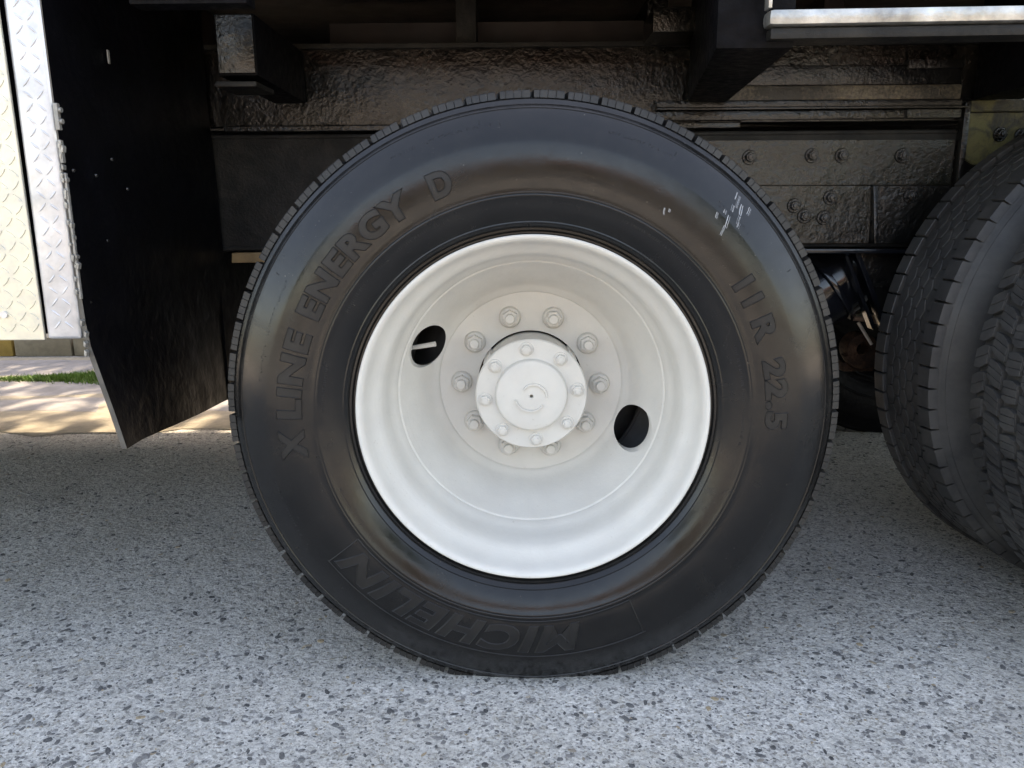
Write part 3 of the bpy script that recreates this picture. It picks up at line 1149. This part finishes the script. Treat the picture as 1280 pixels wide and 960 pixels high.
# ---- outriggers carrying the body
def outrigger(Pn, Pf, y0, y1, mat, tip=None):
    """near (x0,x1,z0,z1) and far (x0,x1,z0,z1) sections"""
    bm = bmesh.new()
    hexa(bm, [(Pn[0], y0, Pn[2]), (Pn[1], y0, Pn[2]), (Pf[1], y1, Pf[2]), (Pf[0], y1, Pf[2]), (Pn[0], y0, Pn[3]), (Pn[1], y0, Pn[3]), (Pf[1], y1, Pf[3]), (Pf[0], y1, Pf[3])], .004)
    return obj('outrigger_beam', bm, mat, truck, True)
ob1 = outrigger((-.592, -.516, 1.090, 1.200), (-.600, -.524, 1.086, 1.200), .300, .679, BLACK)
bm = bmesh.new()
box(bm, -.588, -.519, .2935, .299, 1.094, 1.197, .002)
obj('end_plate', bm, CHT, ob1, True)
bm = bmesh.new()
box(bm, -.594, -.516, .285, .40, 1.068, 1.078, .003)
obj('lower_flange', bm, CHS, ob1, True)
outrigger((.285, .405, 1.080, 1.30), (.372, .462, 1.078, 1.30), .022, .650, BLACK)
outrigger((1.03, 1.14, 1.088, 1.30), (1.03, 1.14, 1.078, 1.30), .022, .650, BLACK)
# upper left box bar with pale lip
bm = bmesh.new()
box(bm, -.63, -.445, .04, .085, 1.156, 1.25, .003)
lb = obj('step_bracket', bm, BLACK, truck, True)
bm = bmesh.new()
box(bm, -.625, -.478, .036, .0385, 1.1625, 1.165, .0008)
obj('pale_lip', bm, STEEL, lb)

# side rail at the top right
bm = bmesh.new()
P = [(.356, -.010, 1.107), (3.6, -.010, 1.150), (3.6, .030, 1.150), (.356, .030, 1.107), (.356, -.010, 1.130), (3.6, -.010, 1.173), (3.6, .030, 1.173), (.356, .030, 1.130)]
P = [(a, b, c - (a - .356) * .006) for a, b, c in P]
hexa(bm, P, .008)
sr = obj('side_rail', bm, CHROME, truck, True)
bm = bmesh.new()
P = [(.362, .000, 1.089), (3.6, .000, 1.132), (3.6, .055, 1.132), (.362, .055, 1.089), (.362, .000, 1.105), (3.6, .000, 1.148), (3.6, .055, 1.148), (.362, .055, 1.105)]
P = [(a, b, c - (a - .356) * .006) for a, b, c in P]
hexa(bm, P, .003)
obj('lower_edge', bm, CHS, sr, True)
bm = bmesh.new()
box(bm, .3535, .3590, -.010, .012, 1.131, 1.34, .001)
obj('rail_post', bm, CHROME, sr, True)

# ---- body above: floor, cross members, sides
body_bm = bmesh.new()
box(body_bm, -4.6, 5.6, .06, 2.10, 1.345, 1.375)
body = obj('cargo_body', body_bm, DARKRED, truck)
for (x0, x1, y0, y1, z0, z1) in ((-4.6, 5.6, .02, .058, 1.30, 2.95), (-4.6, 5.6, 2.102, 2.14, 0.66, 2.95), (-4.6, -4.562, .06, 2.10, 0.60, 2.95), (5.562, 5.6, .06, 2.10, 1.376, 2.95), (-4.55, -.78, 2.02, 2.04, 0.47, 1.34), (2.10, 5.5, 2.02, 2.04, 0.47, 1.34)):  # low far and end panels and skirts are unseen, added to block light
    bm = bmesh.new()
    box(bm, x0, x1, y0, y1, z0, z1)
    obj('side_and_blocker_panel', bm, BLACK, body)
cm0 = None
for x in (-2.2, -1.75, -1.3, -.85, -.15, .32, .75, 1.25, 1.7, 2.15, 2.6, 3.05, 3.5, 3.95):
    bm = bmesh.new()
    m = CHT if abs(x - .32) < .01 else (CHS if x == -.15 else DARKRED)
    if x == .32:
        box(bm, .265, .375, .52, .66, 1.205, 1.255, .004)
    w = .025
    box(bm, x - w, x + w, .80, 2.09, 1.225, 1.343, .003)
    obj('cross_member', bm, m, body, True)
bm = bmesh.new()
box(bm, -.5, .3, .86, .88, 1.215, 1.30)
obj('floor_stiffener', bm, DARKRED, body)

# small rusty strip left of the tyre
bm = bmesh.new()
hexa(bm, [(-.726, .66, .714), (-.55, .66, .716), (-.55, .70, .716), (-.726, .70, .714), (-.724, .66, .738), (-.55, .66, .740), (-.55, .70, .740), (-.724, .70, .738)], .002)
obj('rusty_bracket', bm, mat_flat('yellow_brown_wood', (.30, .19, .09), .6, 0, .5), truck, True)

# ---- mud flap: thick rubber sheet across the wheels, lower part kinked towards the tyre
def flap():
    bm = bmesh.new()
    rows = [(1.345, -.747, -.750), (1.10, -.747, -.750), (.90, -.746, -.750), (.75, -.743, -.750), (.66, -.740, -.751), (.62, -.736, -.752), (.56, -.722, -.752), (.50, -.708, -.752), (.442, -.6955, -.752)]
    ny = 8
    th = .009
    fr_, bk = [], []
    for i, (z, xn, xf) in enumerate(rows):
        ra, rb = [], []
        last = i == len(rows) - 1
        for k in range(ny + 1):
            u = k / ny
            y = .004 + .66 * u
            x = xn + (xf - xn) * (u ** .8) + (.004 * math.sin(u * 7 + z * 9) if k else 0)
            zz = z - (.068 * u if last else 0)
            ra.append(bm.verts.new((x, y, zz)))
            rb.append(bm.verts.new((x - th, y, zz)))
        fr_.append(ra); bk.append(rb)
    n = len(rows)
    for i in range(n - 1):
        for k in range(ny):
            bm.faces.new((fr_[i][k], fr_[i + 1][k], fr_[i + 1][k + 1], fr_[i][k + 1]))
            bm.faces.new((bk[i][k], bk[i][k + 1], bk[i + 1][k + 1], bk[i + 1][k]))
        f = bm.faces.new((fr_[i][0], bk[i][0], bk[i + 1][0], fr_[i + 1][0])); f.material_index = 1
        bm.faces.new((fr_[i][ny], fr_[i + 1][ny], bk[i + 1][ny], bk[i][ny]))
    for k in range(ny):
        bm.faces.new((fr_[-1][k], bk[-1][k], bk[-1][k + 1], fr_[-1][k + 1]))
        bm.faces.new((fr_[0][k], fr_[0][k + 1], bk[0][k + 1], bk[0][k]))
    fixn(bm)
    return obj('mud_flap', bm, [FLAP, FLAPE], truck, True, 50)
fl = flap()
bm = bmesh.new()
hexa(bm, [(-.760, .640, .374), (-.751, .640, .374), (-.745, .96, .342), (-.754, .96, .342), (-.760, .640, .738), (-.751, .640, .738), (-.745, .96, .738), (-.754, .96, .738)])
obj('inner_flap', bm, FLAP, fl)
rv = None
rnd = random.Random(9)
for (y, z) in ((.03, .905), (.03, .69), (.05, .645), (.10, .90), (.16, .93), (.21, .88), (.11, .79)):
    if rv is None:
        bm = bmesh.new()
        cyl(bm, (0, 0, 0), .0042, .003, 'X', 12, .003)
        fixn(bm)
        rv = obj('rivet', bm, BOLTM, fl, True)
        o = rv
    else:
        o = link_copy(rv, fl)
    o.matrix_local = Matrix.Translation((-.748 + (.002 if y > .2 else .004), y, z))
# torn clamp bracket between the side box and the flap
bm = bmesh.new()
box(bm, -.7450, -.7385, -.004, .004, .965, 1.005, .001)
box(bm, -.7440, -.7390, -.005, .003, .915, .950, .001)
box(bm, -.7420, -.7385, -.003, .003, .70, .90, .001)
_r = random.Random(6)
for k in range(26):
    z = .60 + .42 * _r.random()
    x = -.7425 + _r.uniform(-.002, .006)
    d = _r.uniform(.002, .006)
    hexa(bm, [(x - .002, -.006, z), (x + .001, -.006, z - d * .5), (x + .001, .003, z - d * .5), (x - .002, .003, z), (x - .001, -.006, z + d * 1.6), (x + d * .6, -.007, z + d), (x + d * .6, .002, z + d), (x - .001, .003, z + d * 1.6)])
clampb = obj('clamp_bracket', bm, STEEL, fl)
for z in (.995, .978):
    bm = bmesh.new()
    cyl(bm, (-.7385, .001, z), .004, .004, 'X', 10)
    fixn(bm)
    obj('bolt', bm, STEEL, clampb, True)
bm = bmesh.new()
box(bm, -.7470, -.745, .19, .197, 1.095, 1.118, .0008)
obj('tag', bm, STEEL, fl)

# ---- side box in diamond plate
def diamond(bm, x0, x1, z0, z1, y, seed=1):
    """raised lozenges of tread plate on the face y, pointing to -Y"""
    rnd = random.Random(seed)
    s = .0190
    i = 0
    z = z0
    while z < z1:
        j = 0
        x = x0 - s
        while x < x1 + s:
            a = (PI / 4 if (i + j) % 2 else -PI / 4) + .08
            L, w = .0108, .0018
            c, sn = math.cos(a), math.sin(a)
            pts = [(-L, 0), (-L * .5, w), (L * .5, w), (L, 0), (L * .5, -w), (-L * .5, -w)]
            q = [(x + px * c - pz * sn, z + px * sn + pz * c) for px, pz in pts]
            if all(x0 < a_ < x1 and z0 < b_ < z1 for a_, b_ in q):
                base = [bm.verts.new((a_, y + .0004, b_)) for a_, b_ in q]
                top = [bm.verts.new((x + (a_ - x) * .68, y - .0012, z + (b_ - z) * .68)) for a_, b_ in q]
                for k in range(6):
                    m = (k + 1) % 6
                    bm.faces.new((base[k], base[m], top[m], top[k]))
                bm.faces.new(top)
            x += s
            j += 1
        z += s
        i += 1
bm = bmesh.new()
box(bm, -4.2, -.757, .020, .52, .640, 1.34)  # stretched out of view to block light from the left
side_box = obj('side_box', bm, BLACK, truck)
# door, hinged slightly forward at the top so that it looks down
bm = bmesh.new()
box(bm, -2.40, -.8095, .000, .006, .632, 1.335, .0015)
diamond(bm, -2.398, -.8125, .634, 1.33, .000)
for v in bm.verts:
    v.co.y -= (v.co.z - .63) * .010
fixn(bm)
obj('door_panel', bm, ALUY, side_box, label='yellowish diamond plate door of the side box')
bm = bmesh.new()
box(bm, -.8045, -.7485, .000, .018, .6335, 1.335, .0055)
diamond(bm, -.8035, -.7545, .638, 1.33, .000)
for v in bm.verts:
    v.co.y += (v.co.z - .63) * .004
fixn(bm)
obj('edge_panel', bm, ALU, side_box, True, 60, label='narrow bluish diamond plate edge strip with rounded corner')
for z in (.695, .668 + .35):
    bm = bmesh.new()
    cyl(bm, (-.870, -.004, z - .02), .006, .005, 'Y', 14)
    fixn(bm)
    obj('rivet', bm, ALU, side_box, True)

# ------------------------------------------------------------------ across the street, behind the camera (seen only as reflections), plus an added far wall
bm = bmesh.new()
box(bm, -14, 14, 5.2, 6.2, .10, 2.6)
obj('wall', bm, KERB).name = 'sky_blocking_wall'  # unseen wall, added to cut sky light from the far side
gw = bpy.data.objects['sky_blocking_wall']
gw['label'] = 'long unseen sandstone wall added beyond the kerb to cut sky light'
gw['category'] = 'wall'
bm = bmesh.new()
bm.faces.new([bm.verts.new(p) for p in ((-60, -13, .004), (60, -13, .004), (60, -5.0, .004), (-60, -5.0, .004))])
obj('added_dark_road', bm, mat_flat('added_dark_road_asphalt', (.06, .06, .06), .9, 0, .5, 60), kind='structure')  # unseen dark strip, added to cut warm bounce and reflections
house = empty('house', (0, -16, 0), label='low cream rendered house across the street with brown tiled roof', category='house')
bm = bmesh.new()
box(bm, -7.5, 6.5, -6, 0, 0, 2.9)
obj('wall', bm, WALL, house)
bm = bmesh.new()
hexa(bm, [(-8, -6.5, 2.905), (7, -6.5, 2.905), (7, .5, 2.905), (-8, .5, 2.905), (-7.6, -3.2, 4.8), (6.6, -3.2, 4.8), (6.6, -2.8, 4.8), (-7.6, -2.8, 4.8)])
obj('roof', bm, ROOFM, house)
for x in (-5.5, -2.6, 1.0, 4.0):
    bm = bmesh.new()
    box(bm, x - .7, x + .7, .004, .05, .9, 2.2)
    w = obj('window', bm, WALL, house)
    bm = bmesh.new()
    box(bm, x - .62, x + .62, .052, .062, .98, 2.12)
    obj('pane', bm, GLASS, w)
bm = bmesh.new()
box(bm, -.9, 0, .004, .05, 0.02, 2.1)
obj('door', bm, BARK, house)

def tree(x, y, h, seed, leaves=2600):
    rnd = random.Random(seed)
    root = empty('tree', (x, y, 0), category='tree')
    bm = bmesh.new()
    cyl(bm, (0, 0, 0), .22, h * .5, 'Z', 10, .10)
    for k in range(5):
        a = k * 1.3
        cyl(bm, (0, 0, h * .35), .07, h * .35, (math.cos(a) * .6, math.sin(a) * .6, .8), 6, .03)
    obj('trunk', bm, BARK, root)
    bm = bmesh.new()
    for _ in range(leaves):
        d = Vector((rnd.gauss(0, 1), rnd.gauss(0, 1), rnd.gauss(0, 1))).normalized() * (rnd.random() ** .4)
        c = Vector((d.x * h * .34, d.y * h * .34, h * .66 + d.z * h * .30))
        n = Vector((rnd.gauss(0, 1), rnd.gauss(0, 1), rnd.gauss(0, 1))).normalized() * .16
        m = n.orthogonal().normalized() * .12
        bm.faces.new([bm.verts.new(c + n), bm.verts.new(c + m), bm.verts.new(c - n), bm.verts.new(c - m)])
    obj('crown', bm, LEAF, root)
    return root
tree(-1.6, 7.4, 7.2, 7, 1050)['label'] = 'leafy tree behind the added wall shading the far paving'
tree(-10.5, -13.5, 6.0, 1)['label'] = 'broad green tree beside the cream house'
tree(9.0, -14.0, 7.5, 2)['label'] = 'taller green tree right of the cream house'
